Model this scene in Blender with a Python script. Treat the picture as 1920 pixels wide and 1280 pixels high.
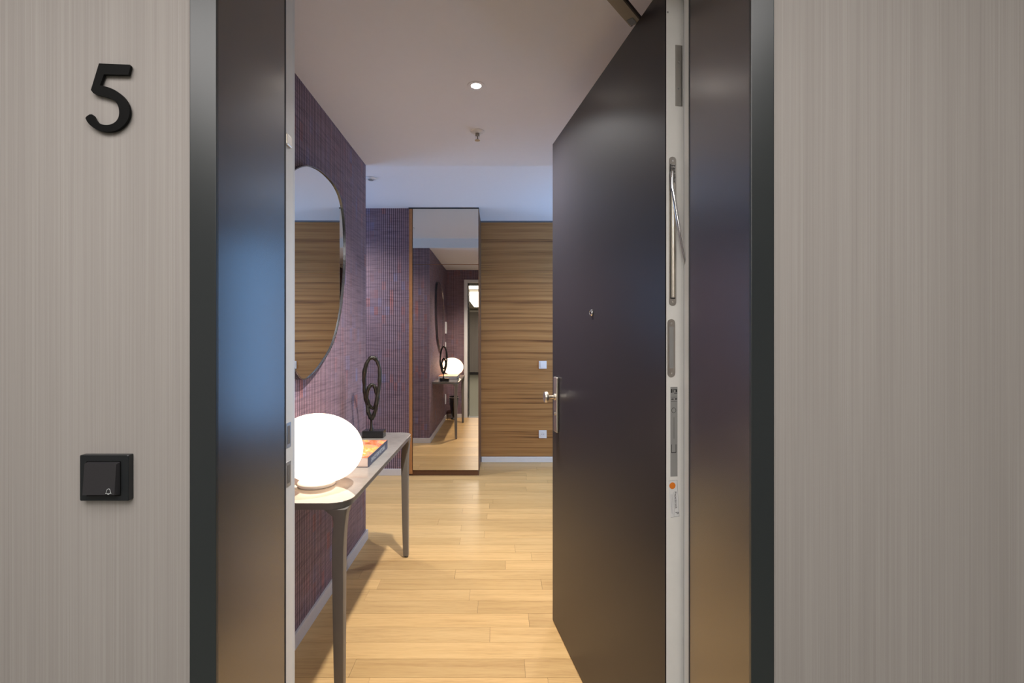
import bpy, bmesh, math, random
from mathutils import Vector, Matrix
from mathutils.geometry import tessellate_polygon

random.seed(5)
scene = bpy.context.scene
COL = scene.collection
for o in list(bpy.data.objects):
    bpy.data.objects.remove(o)

# ------------------------------------------------------------------ camera, world, lights, exposure
CAM_H = 1.30
cam_data = bpy.data.cameras.new('camera')
cam = bpy.data.objects.new('camera', cam_data)
COL.objects.link(cam)
cam.location = (0, 0, CAM_H)
cam.rotation_euler = (math.radians(90), 0, 0)
cam_data.sensor_width = 36.0
cam_data.lens = 900.0 * 36.0 / 1920.0
cam_data.shift_x = 25.0 / 1920.0
cam_data.shift_y = -6.0 / 1920.0
cam_data.clip_start = 0.02
scene.camera = cam

scene.view_settings.view_transform = 'Standard'
scene.view_settings.look = 'None'
scene.view_settings.gamma = 1.0
scene.view_settings.use_curve_mapping = False
scene.view_settings.exposure = 0.0

world = bpy.data.worlds.new('daylight')
scene.world = world
world.use_nodes = True
bg = world.node_tree.nodes['Background']
bg.inputs['Color'].default_value = (0.26, 0.54, 1.0, 1)
bg.inputs['Strength'].default_value = 6.2

def light(name, kind, loc, energy, color, rot=(0, 0, 0), **kw):
    d = bpy.data.lights.new(name, kind)
    d.energy = energy
    d.color = color
    for k, v in kw.items():
        setattr(d, k, v)
    o = bpy.data.objects.new(name, d)
    o.location = loc
    o.rotation_euler = rot
    COL.objects.link(o)
    return o

WARM = (1.0, 0.975, 0.965)
# ceiling downlight seen in the hall, unseen spots added further back, corridor panel lamps
light('hall_spot', 'SPOT', (-0.10, 2.13, 2.405), 225, WARM, spot_size=math.radians(128), spot_blend=0.9, shadow_soft_size=0.035)
light('hall_spot', 'SPOT', (0.75, 3.75, 2.515), 55, WARM, spot_size=math.radians(150), spot_blend=0.7, shadow_soft_size=0.03)  # no fitting: unseen spot added to light the back area
light('hall_spot', 'SPOT', (-1.75, 3.85, 2.515), 90, WARM, spot_size=math.radians(150), spot_blend=0.7, shadow_soft_size=0.03)  # no fitting: unseen spot added to brighten the back plum wall
light('corridor_panel_lamp', 'AREA', (-0.55, -4.2, 2.33), 90, (1.0, 0.95, 0.93), shape='RECTANGLE', size=0.5, size_y=5.2)
light('corridor_panel_lamp', 'AREA', (-0.25, -0.35, 2.33), 38, (1.0, 0.965, 0.97), shape='RECTANGLE', size=2.3, size_y=1.3)
# sky portal in the window opening
light('window_portal', 'AREA', (1.40, 4.44, 1.35), 1, (1, 1, 1), rot=(0, math.radians(90), 0), shape='RECTANGLE', size=1.9, size_y=1.1)
bpy.data.objects['window_portal'].data.cycles.is_portal = True
pl2 = light('window_portal', 'AREA', (-2.60, 3.87, 1.60), 1, (1, 1, 1), rot=(0, math.radians(-90), 0), shape='RECTANGLE', size=1.5, size_y=1.1)
pl2.data.cycles.is_portal = True

# ------------------------------------------------------------------ materials
def new_mat(name):
    m = bpy.data.materials.new(name)
    m.use_nodes = True
    nt = m.node_tree
    return m, nt, nt.nodes['Principled BSDF']

def N(nt, kind, **kw):
    n = nt.nodes.new(kind)
    for k, v in kw.items():
        setattr(n, k, v)
    return n

def M(nt, op, a, b=None, c=None, clamp=False):
    n = N(nt, 'ShaderNodeMath', operation=op)
    n.use_clamp = clamp
    for i, v in enumerate((a, b, c)):
        if v is None:
            continue
        if isinstance(v, (int, float)):
            n.inputs[i].default_value = v
        else:
            nt.links.new(v, n.inputs[i])
    return n.outputs[0]

def mix(nt, fac, a, b, blend='MIX'):
    n = N(nt, 'ShaderNodeMix', data_type='RGBA', blend_type=blend)
    for sock, v in ((n.inputs[0], fac), (n.inputs[6], a), (n.inputs[7], b)):
        if isinstance(v, (int, float)):
            sock.default_value = v
        elif isinstance(v, tuple):
            sock.default_value = (*v[:3], 1)
        else:
            nt.links.new(v, sock)
    return n.outputs[2]

def pos(nt):
    g = N(nt, 'ShaderNodeNewGeometry')
    s = N(nt, 'ShaderNodeSeparateXYZ')
    nt.links.new(g.outputs['Position'], s.inputs[0])
    return s.outputs[0], s.outputs[1], s.outputs[2]

def vec(nt, x, y, z):
    c = N(nt, 'ShaderNodeCombineXYZ')
    for i, v in enumerate((x, y, z)):
        if isinstance(v, (int, float)):
            c.inputs[i].default_value = v
        else:
            nt.links.new(v, c.inputs[i])
    return c.outputs[0]

def noise(nt, v, scale=1.0, detail=3.0, rough=0.55):
    n = N(nt, 'ShaderNodeTexNoise')
    n.inputs['Scale'].default_value = scale
    n.inputs['Detail'].default_value = detail
    n.inputs['Roughness'].default_value = rough
    nt.links.new(v, n.inputs['Vector'])
    return n.outputs['Fac']

def ramp(nt, fac, stops):
    n = N(nt, 'ShaderNodeValToRGB')
    e = n.color_ramp.elements
    while len(e) < len(stops):
        e.new(0.5)
    for i, (p, c) in enumerate(stops):
        e[i].position = p
        e[i].color = (*c, 1)
    nt.links.new(fac, n.inputs[0])
    return n.outputs[0]

def bump(nt, bsdf, h, strength=0.3, dist=0.002):
    b = N(nt, 'ShaderNodeBump')
    b.inputs['Strength'].default_value = strength
    b.inputs['Distance'].default_value = dist
    nt.links.new(h, b.inputs['Height'])
    nt.links.new(b.outputs[0], bsdf.inputs['Normal'])

def plain(name, col, rough=0.5, metal=0.0, mottle=0.04, emis=None, strength=0.0, spec=0.5, coat=0.0):
    m, nt, b = new_mat(name)
    x, y, z = pos(nt)
    n = noise(nt, vec(nt, x, y, z), 30, 3)
    d = tuple(c * (1 - mottle) for c in col)
    l = tuple(min(1, c * (1 + mottle)) for c in col)
    nt.links.new(mix(nt, n, d, l), b.inputs['Base Color'])
    b.inputs['Roughness'].default_value = rough
    b.inputs['Metallic'].default_value = metal
    b.inputs['Specular IOR Level'].default_value = spec
    b.inputs['Coat Weight'].default_value = coat
    b.inputs['Coat Roughness'].default_value = 0.15
    if emis:
        b.inputs['Emission Color'].default_value = (*emis, 1)
        b.inputs['Emission Strength'].default_value = strength
    return m

def streak_wall(name):
    """beige wallcovering with fine vertical threads"""
    m, nt, b = new_mat(name)
    x, y, z = pos(nt)
    u = M(nt, 'ADD', x, y)
    a = noise(nt, vec(nt, M(nt, 'MULTIPLY', u, 260), 0, M(nt, 'MULTIPLY', z, 0.9)), 1, 5, 0.75)
    c = noise(nt, vec(nt, M(nt, 'MULTIPLY', u, 14), 3, M(nt, 'MULTIPLY', z, 0.5)), 1, 2)
    f = M(nt, 'ADD', M(nt, 'MULTIPLY', a, 0.75), M(nt, 'MULTIPLY', c, 0.25))
    nt.links.new(ramp(nt, f, [(0.25, (0.285, 0.262, 0.245)), (0.5, (0.35, 0.325, 0.305)), (0.75, (0.425, 0.40, 0.378))]), b.inputs['Base Color'])
    b.inputs['Roughness'].default_value = 0.75
    b.inputs['Specular IOR Level'].default_value = 0.25
    bump(nt, b, a, 0.25, 0.001)
    return m

def woven_wall(name, axis):
    """plum woven wallcovering: vertical reeds crossed by loose horizontal threads"""
    m, nt, b = new_mat(name)
    x, y, z = pos(nt)
    u = x if axis == 'x' else y
    PITCH = 0.0185
    k = M(nt, 'DIVIDE', u, PITCH)
    fr = M(nt, 'FRACT', k)
    tri = M(nt, 'ABSOLUTE', M(nt, 'MULTIPLY', M(nt, 'SUBTRACT', fr, 0.5), 2.0))      # 0 centre .. 1 groove
    reed = M(nt, 'SUBTRACT', 1.0, M(nt, 'POWER', tri, 0.9), clamp=True)
    cell = M(nt, 'FLOOR', k)
    # each reed is dyed in short lengths
    wn = N(nt, 'ShaderNodeTexWhiteNoise', noise_dimensions='2D')
    nt.links.new(vec(nt, M(nt, 'FLOOR', M(nt, 'MULTIPLY', cell, 0.5)), M(nt, 'FLOOR', M(nt, 'MULTIPLY', z, 12.5)), 0), wn.inputs['Vector'])
    region = noise(nt, vec(nt, M(nt, 'MULTIPLY', u, 2.3), 7, M(nt, 'MULTIPLY', z, 2.6)), 1, 2)
    dye = ramp(nt, wn.outputs['Value'], [(0.0, (0.27, 0.10, 0.08)), (0.15, (0.172, 0.122, 0.132)), (0.85, (0.170, 0.127, 0.148)), (1.0, (0.15, 0.16, 0.25))])
    base = mix(nt, M(nt, 'MULTIPLY', M(nt, 'SUBTRACT', region, 0.42, clamp=True), 3.0, clamp=True), (0.175, 0.123, 0.130), dye)
    # threads across
    wob = M(nt, 'MULTIPLY', noise(nt, vec(nt, M(nt, 'MULTIPLY', u, 5), 0, 0), 1, 2), 1.2)
    th = noise(nt, vec(nt, M(nt, 'MULTIPLY', u, 4.5), 2, M(nt, 'ADD', M(nt, 'MULTIPLY', z, 90), wob)), 1, 3, 0.7)
    thr = ramp(nt, th, [(0.30, (0.50, 0.45, 0.50)), (0.5, (0.88, 0.86, 0.87)), (0.7, (1.1, 1.08, 1.07))])
    col = mix(nt, 1.0, base, thr, 'MULTIPLY')
    groove = mix(nt, 1.0, col, (0.30, 0.26, 0.32), 'MULTIPLY')
    nt.links.new(mix(nt, reed, groove, mix(nt, 1.0, col, (2.3, 2.2, 2.3), 'MULTIPLY')), b.inputs['Base Color'])
    b.inputs['Roughness'].default_value = 0.62
    b.inputs['Specular IOR Level'].default_value = 0.35
    bump(nt, b, M(nt, 'ADD', reed, M(nt, 'MULTIPLY', th, 0.6)), 0.5, 0.002)
    return m

def zebrano(name):
    m, nt, b = new_mat(name)
    x, y, z = pos(nt)
    sag = M(nt, 'MULTIPLY', noise(nt, vec(nt, M(nt, 'MULTIPLY', x, 0.9), 1, M(nt, 'MULTIPLY', z, 1.2)), 1, 1), 0.045)
    zz = M(nt, 'ADD', z, sag)
    a = noise(nt, vec(nt, M(nt, 'MULTIPLY', x, 0.22), 0, M(nt, 'MULTIPLY', zz, 22)), 1, 5, 0.60)
    c = noise(nt, vec(nt, M(nt, 'MULTIPLY', x, 1.5), 5, M(nt, 'MULTIPLY', zz, 110)), 1, 2, 0.6)
    f = M(nt, 'ADD', M(nt, 'MULTIPLY', a, 0.72), M(nt, 'MULTIPLY', c, 0.28))
    nt.links.new(ramp(nt, f, [(0.37, (0.085, 0.032, 0.010)), (0.42, (0.24, 0.108, 0.034)), (0.50, (0.36, 0.18, 0.06)), (0.62, (0.44, 0.235, 0.082))]), b.inputs['Base Color'])
    b.inputs['Roughness'].default_value = 0.36
    bump(nt, b, f, 0.08, 0.001)
    return m

def oak(name):
    m, nt, b = new_mat(name)
    x, y, z = pos(nt)
    oi = N(nt, 'ShaderNodeObjectInfo')
    r = oi.outputs['Random']
    off = M(nt, 'MULTIPLY', r, 37.0)
    a = noise(nt, vec(nt, M(nt, 'ADD', M(nt, 'MULTIPLY', x, 2.2), off), M(nt, 'MULTIPLY', y, 38), off), 1, 5, 0.6)
    c = noise(nt, vec(nt, M(nt, 'ADD', M(nt, 'MULTIPLY', x, 14), off), M(nt, 'MULTIPLY', y, 260), off), 1, 2, 0.6)
    f = M(nt, 'ADD', M(nt, 'MULTIPLY', a, 0.6), M(nt, 'MULTIPLY', c, 0.4))
    grain = ramp(nt, f, [(0.30, (0.46, 0.27, 0.105)), (0.5, (0.60, 0.38, 0.16)), (0.72, (0.68, 0.45, 0.20))])
    tone = ramp(nt, r, [(0.0, (0.86, 0.84, 0.80)), (0.5, (0.97, 0.97, 0.97)), (1.0, (1.08, 1.06, 1.03))])
    nt.links.new(mix(nt, 1.0, grain, tone, 'MULTIPLY'), b.inputs['Base Color'])
    b.inputs['Roughness'].default_value = 0.34
    b.inputs['Specular IOR Level'].default_value = 0.4
    bump(nt, b, c, 0.06, 0.0006)
    return m

def mirror_mat(name, tint, rough=0.004):
    m, nt, b = new_mat(name)
    x, y, z = pos(nt)
    n = noise(nt, vec(nt, x, y, z), 2, 1)
    nt.links.new(mix(nt, n, tuple(c * 0.985 for c in tint), tint), b.inputs['Base Color'])
    b.inputs['Metallic'].default_value = 1.0
    b.inputs['Roughness'].default_value = rough
    return m

def book_cover(name):
    m, nt, b = new_mat(name)
    x, y, z = pos(nt)
    v = vec(nt, M(nt, 'MULTIPLY', M(nt, 'ADD', x, M(nt, 'MULTIPLY', y, 0.4)), 16), M(nt, 'MULTIPLY', y, 9), z)
    a = noise(nt, v, 1, 4, 0.6)
    nt.links.new(ramp(nt, a, [(0.3, (0.30, 0.10, 0.03)), (0.42, (0.62, 0.16, 0.05)), (0.5, (0.75, 0.30, 0.20)), (0.58, (0.75, 0.38, 0.06)), (0.7, (0.85, 0.70, 0.45))]), b.inputs['Base Color'])
    b.inputs['Roughness'].default_value = 0.25
    return m

def stone_top(name):
    m, nt, b = new_mat(name)
    x, y, z = pos(nt)
    a = noise(nt, vec(nt, M(nt, 'MULTIPLY', x, 6), M(nt, 'MULTIPLY', y, 6), z), 1, 6, 0.65)
    nt.links.new(ramp(nt, a, [(0.3, (0.20, 0.18, 0.155)), (0.7, (0.30, 0.275, 0.24))]), b.inputs['Base Color'])
    b.inputs['Roughness'].default_value = 0.035
    return m

def carpet(name):
    m, nt, b = new_mat(name)
    x, y, z = pos(nt)
    a = noise(nt, vec(nt, x, y, z), 180, 3)
    nt.links.new(mix(nt, a, (0.16, 0.165, 0.13), (0.27, 0.27, 0.22)), b.inputs['Base Color'])
    b.inputs['Roughness'].default_value = 0.9
    bump(nt, b, a, 0.4, 0.003)
    return m

def dark_lacquer(name, col, rough=0.3, spec=0.5, ior=1.5):
    m, nt, b = new_mat(name)
    b.inputs['IOR'].default_value = ior
    x, y, z = pos(nt)
    a = noise(nt, vec(nt, x, y, z), 400, 2)
    nt.links.new(mix(nt, a, tuple(c * .93 for c in col), tuple(c * 1.07 for c in col)), b.inputs['Base Color'])
    b.inputs['Roughness'].default_value = rough
    b.inputs['Specular IOR Level'].default_value = spec
    bump(nt, b, a, 0.03, 0.0004)
    return m

MAT = dict(
    beige=streak_wall('beige_thread_wallcovering'),
    plum_x=woven_wall('plum_woven_wallcovering', 'x'),
    plum_y=woven_wall('plum_woven_wallcovering_side', 'y'),
    zebrano=zebrano('zebrano_veneer'),
    oak=oak('oak_plank'),
    joint=plain('plank_joint', (0.16, 0.09, 0.035), 0.8),
    ceiling=plain('ceiling_paint', (0.75, 0.765, 0.80), 0.85, mottle=0.015),
    corridor_ceiling=plain('corridor_ceiling_paint', (0.72, 0.68, 0.60), 0.85),
    carpet=carpet('corridor_carpet'),
    casing=dark_lacquer('casing_lacquer', (0.020, 0.025, 0.027), 0.32, 0.5, 1.65),
    jamb=dark_lacquer('jamb_lacquer', (0.013, 0.014, 0.019), 0.27, 0.5, 2.4),
    leaf=dark_lacquer('door_lacquer', (0.020, 0.018, 0.021), 0.36, 0.35, 1.45),
    white=plain('white_lacquer', (0.80, 0.785, 0.75), 0.4),
    skirting=plain('skirting_white', (0.62, 0.58, 0.55), 0.45),
    steel=plain('brushed_steel', (0.52, 0.50, 0.47), 0.32, 1.0),
    nickel=plain('satin_nickel', (0.78, 0.72, 0.62), 0.34, 1.0),
    chrome=plain('chrome', (0.75, 0.75, 0.76), 0.10, 1.0),
    grey_rail=plain('rail_metal', (0.34, 0.31, 0.26), 0.5, 0.3),
    black=plain('black_acrylic', (0.003, 0.003, 0.003), 0.55, spec=0.12),
    switch_black=plain('black_switch_plastic', (0.012, 0.0145, 0.0165), 0.35),
    button_black=plain('button_black_plastic', (0.028, 0.027, 0.030), 0.4),
    print_grey=plain('printed_grey', (0.45, 0.45, 0.47), 0.5),
    mirror=mirror_mat('silver_mirror', (0.86, 0.85, 0.84)),
    bronze=mirror_mat('bronze_mirror', (0.74, 0.665, 0.56)),
    mirror_frame=plain('black_metal', (0.16, 0.165, 0.175), 0.22, 0.9),
    opal=plain('opal_glass', (0.9, 0.88, 0.85), 0.3, 0, 0.01, (1.0, 0.72, 0.50), 3.8),
    lampwhite=plain('lamp_base_white', (0.8, 0.78, 0.75), 0.4),
    cord=plain('cord_grey', (0.25, 0.24, 0.23), 0.5),
    taupe=plain('taupe_table_metal', (0.185, 0.165, 0.14), 0.42, 0.1),
    top=stone_top('ceramic_tabletop'),
    bronze_black=plain('cast_black_metal', (0.038, 0.034, 0.026), 0.36, 0.55, 0.3),
    base_black=plain('sculpture_base', (0.012, 0.012, 0.013), 0.25),
    cover=book_cover('book_cover_print'),
    spine=plain('book_spine_navy', (0.035, 0.045, 0.085), 0.4),
    paper=plain('book_pages', (0.62, 0.58, 0.58), 0.7),
    letters=plain('printed_white', (0.55, 0.58, 0.58), 0.6),
    dark_print=plain('printed_black', (0.02, 0.02, 0.02), 0.6),
    orange=plain('orange_dot', (0.75, 0.20, 0.01), 0.5),
    label=plain('label_grey', (0.34, 0.34, 0.33), 0.4, 0.3),
    lens=plain('lit_lens', (1, 1, 1), 0.4, 0, 0.0, (1, 0.9, 0.8), 30.0),
    panel_glow=plain('lit_panel', (1, 1, 1), 0.5, 0, 0.0, (1, 0.90, 0.74), 0.9),
    plastic=plain('white_plastic', (0.74, 0.74, 0.74), 0.35),
    copper_wood=plain('cabinet_edge_wood', (0.40, 0.17, 0.055), 0.4, mottle=0.2),
    dark_wood=plain('plinth_wood', (0.14, 0.06, 0.025), 0.45, mottle=0.2),
    gap=plain('shadow_gap', (0.03, 0.028, 0.03), 0.6),
    gap_metal=plain('ceiling_trim_metal', (0.20, 0.22, 0.25), 0.4, 0.3),
    bluegrey=plain('window_frame_grey', (0.16, 0.17, 0.18), 0.4),
    vase=plain('vase_black', (0.012, 0.011, 0.010), 0.12, 0.0, 0.2, coat=1.0),
)

def glass_mat():
    m = bpy.data.materials.new('window_glass')
    m.use_nodes = True
    nt = m.node_tree
    nt.nodes.clear()
    out = N(nt, 'ShaderNodeOutputMaterial')
    t = N(nt, 'ShaderNodeBsdfTransparent')
    g = N(nt, 'ShaderNodeBsdfGlossy')
    g.inputs['Roughness'].default_value = 0.02
    ms = N(nt, 'ShaderNodeMixShader')
    ms.inputs[0].default_value = 0.08
    nt.links.new(t.outputs[0], ms.inputs[1])
    nt.links.new(g.outputs[0], ms.inputs[2])
    nt.links.new(ms.outputs[0], out.inputs[0])
    return m
MAT['glass'] = glass_mat()

# ------------------------------------------------------------------ builders
ORG = {}
def empty(name, loc, parent=None, local=False, rotz=0.0):
    o = bpy.data.objects.new(name, None)
    o.empty_display_size = 0.1
    COL.objects.link(o)
    po = ORG[parent] if parent else Vector((0, 0, 0))
    o.location = Vector(loc) - po
    if parent:
        o.parent = parent
    o.rotation_euler = (0, 0, rotz)
    ORG[o] = Vector((0, 0, 0)) if local else Vector(loc)
    return o

def tag(o, label=None, cat=None, group=None, kind=None):
    if label: o['label'] = label
    if cat: o['category'] = cat
    if group: o['group'] = group
    if kind: o['kind'] = kind
    return o

def obj(name, bm, mat, parent=None, smooth=False, bevel=None):
    """link one bmesh (in world, or leaf-local, coordinates) as one object with its origin at its centre"""
    if bevel:
        bmesh.ops.bevel(bm, geom=bm.edges[:], offset=bevel, segments=2, profile=0.5, affect='EDGES')
    bmesh.ops.recalc_face_normals(bm, faces=bm.faces[:])
    xs = [v.co for v in bm.verts]
    lo = Vector([min(c[i] for c in xs) for i in range(3)])
    hi = Vector([max(c[i] for c in xs) for i in range(3)])
    c = (lo + hi) / 2
    if not parent:
        c.z = lo.z
    bmesh.ops.translate(bm, verts=bm.verts[:], vec=-c)
    me = bpy.data.meshes.new(name)
    bm.to_mesh(me)
    bm.free()
    if smooth:
        for p in me.polygons:
            p.use_smooth = True
        if smooth != 'all':
            me.set_sharp_from_angle(angle=math.radians(40))
    me.materials.append(mat)
    o = bpy.data.objects.new(name, me)
    COL.objects.link(o)
    if parent:
        o.parent = parent
        o.location = c - ORG[parent]
    else:
        o.location = c
    ORG[o] = c.copy()
    return o

def bx(bm, x0, x1, y0, y1, z0, z1):
    r = bmesh.ops.create_cube(bm, size=1.0)
    bmesh.ops.scale(bm, vec=(abs(x1 - x0), abs(y1 - y0), abs(z1 - z0)), verts=r['verts'])
    bmesh.ops.translate(bm, vec=((x0 + x1) / 2, (y0 + y1) / 2, (z0 + z1) / 2), verts=r['verts'])
    return bm

def box(*a):
    return bx(bmesh.new(), *a)

def prism(bm, pts, fn, d0, d1):
    """pts: 2-D outline; fn(a, b, d) -> 3-D point; extruded from depth d0 to d1"""
    tris = tessellate_polygon([[Vector((p[0], p[1], 0)) for p in pts]])
    A = [bm.verts.new(fn(p[0], p[1], d0)) for p in pts]
    B = [bm.verts.new(fn(p[0], p[1], d1)) for p in pts]
    for t in tris:
        bm.faces.new([A[i] for i in t])
        bm.faces.new([B[i] for i in reversed(t)])
    n = len(pts)
    for i in range(n):
        j = (i + 1) % n
        bm.faces.new((A[i], A[j], B[j], B[i]))
    return bm

def lathe(bm, prof, origin, axis=(0, 0, 1), seg=32):
    """prof: (radius, height) along axis"""
    ax = Vector(axis).normalized()
    q = Vector((0, 0, 1)).rotation_difference(ax).to_matrix()
    rings = []
    for r, h in prof:
        if r < 1e-6:
            rings.append([bm.verts.new(Vector(origin) + q @ Vector((0, 0, h)))])
        else:
            rings.append([bm.verts.new(Vector(origin) + q @ Vector((r * math.cos(2 * math.pi * i / seg), r * math.sin(2 * math.pi * i / seg), h))) for i in range(seg)])
    for a, b in zip(rings, rings[1:]):
        if len(a) == 1 and len(b) == 1:
            continue
        for i in range(seg):
            j = (i + 1) % seg
            if len(a) == 1:
                bm.faces.new((a[0], b[j], b[i]))
            elif len(b) == 1:
                bm.faces.new((a[i], a[j], b[0]))
            else:
                bm.faces.new((a[i], a[j], b[j], b[i]))
    for rg in (rings[0], rings[-1]):
        if len(rg) > 1:
            bm.faces.new(rg)
    return bm

def tube(bm, pts, rad, closed=False, seg=12):
    """sweep a circle (or per-point radii) along points"""
    P = [Vector(p) for p in pts]
    n = len(P)
    R = rad if isinstance(rad, (list, tuple)) else [rad] * n
    def tan(i):
        if closed:
            return (P[(i + 1) % n] - P[i - 1]).normalized()
        return (P[min(i + 1, n - 1)] - P[max(i - 1, 0)]).normalized()
    t = tan(0)
    up = Vector((0, 1, 0)) if abs(t.y) < 0.9 else Vector((1, 0, 0))
    nrm = (up - t * up.dot(t)).normalized()
    rings = []
    for i in range(n):
        t = tan(i)
        nrm = (nrm - t * nrm.dot(t)).normalized()
        bn = t.cross(nrm)
        rings.append([bm.verts.new(P[i] + R[i] * (math.cos(2 * math.pi * k / seg) * nrm + math.sin(2 * math.pi * k / seg) * bn)) for k in range(seg)])
    for i in range(n if closed else n - 1):
        a, b = rings[i], rings[(i + 1) % n]
        for k in range(seg):
            bm.faces.new((a[k], a[(k + 1) % seg], b[(k + 1) % seg], b[k]))
    if not closed:
        bm.faces.new(rings[0]); bm.faces.new(rings[-1])
    return bm

def spline(P, closed=True, n=8):
    """Catmull-Rom through the points"""
    P = [Vector(p) for p in P]
    out = []
    m = len(P)
    for i in range(m if closed else m - 1):
        p0 = P[(i - 1) % m] if closed else P[max(i - 1, 0)]
        p1 = P[i]
        p2 = P[(i + 1) % m] if closed else P[min(i + 1, m - 1)]
        p3 = P[(i + 2) % m] if closed else P[min(i + 2, m - 1)]
        for k in range(n):
            t = k / n
            out.append(0.5 * ((2 * p1) + (p2 - p0) * t + (2 * p0 - 5 * p1 + 4 * p2 - p3) * t * t + (3 * p1 - p0 - 3 * p2 + p3) * t ** 3))
    if not closed:
        out.append(P[-1])
    return out

def text(body, size, mat, parent, mtx, extrude=0.0003, name='lettering', align='LEFT', xs=1.0):
    cu = bpy.data.curves.new(name, 'FONT')
    cu.body = body
    cu.size = size
    cu.extrude = extrude
    cu.align_x = align
    cu.materials.append(mat)
    o = bpy.data.objects.new(name, cu)
    COL.objects.link(o)
    m = mtx.copy()
    m.translation = m.translation - (ORG[parent] if parent else Vector())
    if parent:
        o.parent = parent
    o.matrix_basis = m @ Matrix.Diagonal((xs, 1, 1, 1))
    bpy.context.view_layer.update()
    me = bpy.data.meshes.new_from_object(o)
    mo = bpy.data.objects.new(name, me)
    COL.objects.link(mo)
    mo.parent = parent
    mo.matrix_basis = o.matrix_basis
    bpy.data.objects.remove(o)
    return mo

def frame_mtx(origin, xdir, ydir):
    x = Vector(xdir).normalized(); y = Vector(ydir).normalized(); z = x.cross(y)
    m = Matrix(((x.x, y.x, z.x, origin[0]), (x.y, y.y, z.y, origin[1]), (x.z, y.z, z.z, origin[2]), (0, 0, 0, 1)))
    return m

def struct(name, bm, mat, parent=None, label=None, **kw):
    o = obj(name, bm, mat, parent, **kw)
    if not parent:
        o['kind'] = 'structure'
        if label: o['label'] = label
    return o

# ------------------------------------------------------------------ dimensions
YC = 0.849            # corridor face of the entrance wall
YS = 1.117            # end of the dark reveal (door stop)
YI = 1.19             # hall face of the entrance wall
XL, XR = -0.4965, 0.4435   # opening
HZ = 2.20             # opening height
XW = -0.86            # plum wall on the left of the hall
YE = 3.105            # where that wall ends
YP = 4.56             # plum wall at the back
YB = 5.045            # veneered wall at the back
XWIN = 1.40           # window wall on the right
CL, CH = 2.42, 2.535  # low and high ceiling

# ------------------------------------------------------------------ structure
fl = empty('floor', (0, 0, 0)); tag(fl, 'oak plank floor of the hall beyond the doorway', kind='structure')
obj('underlay', box(-2.7, XWIN + 0.1, YI - 0.06, YB + 0.05, -0.06, -0.0035), MAT['joint'], fl)
ROW = 0.1075
row = 0
yy = 2.055 - 8 * ROW
planks = []
cache = {}
while yy < YB:
    x = XW - 0.25 - random.random() * 0.7 if yy < YE else -1.75 - random.random() * 0.6
    xend = 1.4
    while x < xend:
        L = random.choice((0.52, 0.68, 0.86, 1.05, 1.22))
        planks.append((x, min(x + L, xend), yy, min(yy + ROW, YB)))
        x += L
    yy += ROW
far = bmesh.new()
cnt = 0
for (x0, x1, y0, y1) in planks:
    g = 0.0006
    if x1 - x0 < 0.05:
        continue
    bm = box(x0 + g, x1 - g, y0 + g, y1 - g, -0.012, random.uniform(-0.0003, 0.0))
    if cnt < 296:
        obj('plank', bm, MAT['oak'], fl); cnt += 1
obj('threshold', box(XL, XR, YI - 0.06, 2.055 - 8 * ROW + 0.001, -0.02, 0.004), MAT['gap_metal'], fl, bevel=0.001)

cf = struct('floor_corridor', box(-2.4, 2.4, -8.2, YI - 0.055, -0.06, -0.002), MAT['carpet'], label='grey green carpet of the corridor in front of the door')

# entrance wall: corridor skin and hall skin, left and right of the opening and above it
wfl = struct('wall_front_left', box(-2.4, XL - 0.04, YC, 1.02, 0, 2.44), MAT['beige'], label='beige thread textured corridor wall left of the door, with number and bell')
obj('hall_lining', box(-2.6, XL - 0.04, 1.02, YI, 0, 2.44), MAT['plum_x'], wfl)
wfr = struct('wall_front_right', box(XR + 0.035, 2.4, YC, 1.02, 0, 2.44), MAT['beige'], label='beige thread textured corridor wall right of the door')
obj('hall_lining', box(XR + 0.035, 2.4, 1.02, YI, 0, 2.44), MAT['plum_x'], wfr)
wft = struct('wall_front_top', box(XL - 0.04, XR + 0.035, YC, 1.02, HZ + 0.03, 2.44), MAT['beige'], label='strip of corridor wall above the door frame')
obj('hall_lining', box(XL - 0.04, XR + 0.035, 1.02, YI, HZ + 0.03, 2.44), MAT['plum_x'], wft)

struct('wall_corridor_left', box(-2.5, -2.4, -8.2, YC + 0.1, 0, 2.44), MAT['beige'], label='side wall of the corridor')
struct('wall_corridor_right', box(2.4, 2.5, -8.2, YC + 0.1, 0, 2.44), MAT['beige'], label='opposite side wall of the corridor')
wce = struct('wall_corridor_end', box(-2.5, 2.5, -8.3, -8.1, 0, 2.44), MAT['beige'], label='far end wall of the corridor seen in the tall mirror')
obj('wall_rail', box(-2.4, 2.4, -8.1, -8.07, 2.24, 2.30), MAT['white'], wce)
obj('baseboard', box(-2.4, 2.4, -8.1, -8.08, 0, 0.09), MAT['gap'], wce)
struct('ceiling_corridor', box(-2.5, 2.5, -8.3, YC + 0.1, 2.36, 2.50), MAT['corridor_ceiling'], label='pale ceiling of the corridor')
cpanel = empty('corridor_ceiling_light', (-0.55, -3.6, 2.36))
tag(cpanel, 'long glowing ceiling panel of the corridor, mirrored in the tall mirror', 'light')
obj('diffuser', box(-0.80, -0.30, -6.8, -1.2, 2.345, 2.359), MAT['panel_glow'], cpanel)
bm = bmesh.new()
for a in ((-0.82, -0.80, -6.82, -1.18), (-0.30, -0.28, -6.82, -1.18), (-0.8, -0.3, -6.82, -6.8), (-0.8, -0.3, -1.2, -1.18)):
    bx(bm, *a, 2.34, 2.36)
obj('frame', bm, MAT['white'], cpanel)

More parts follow.
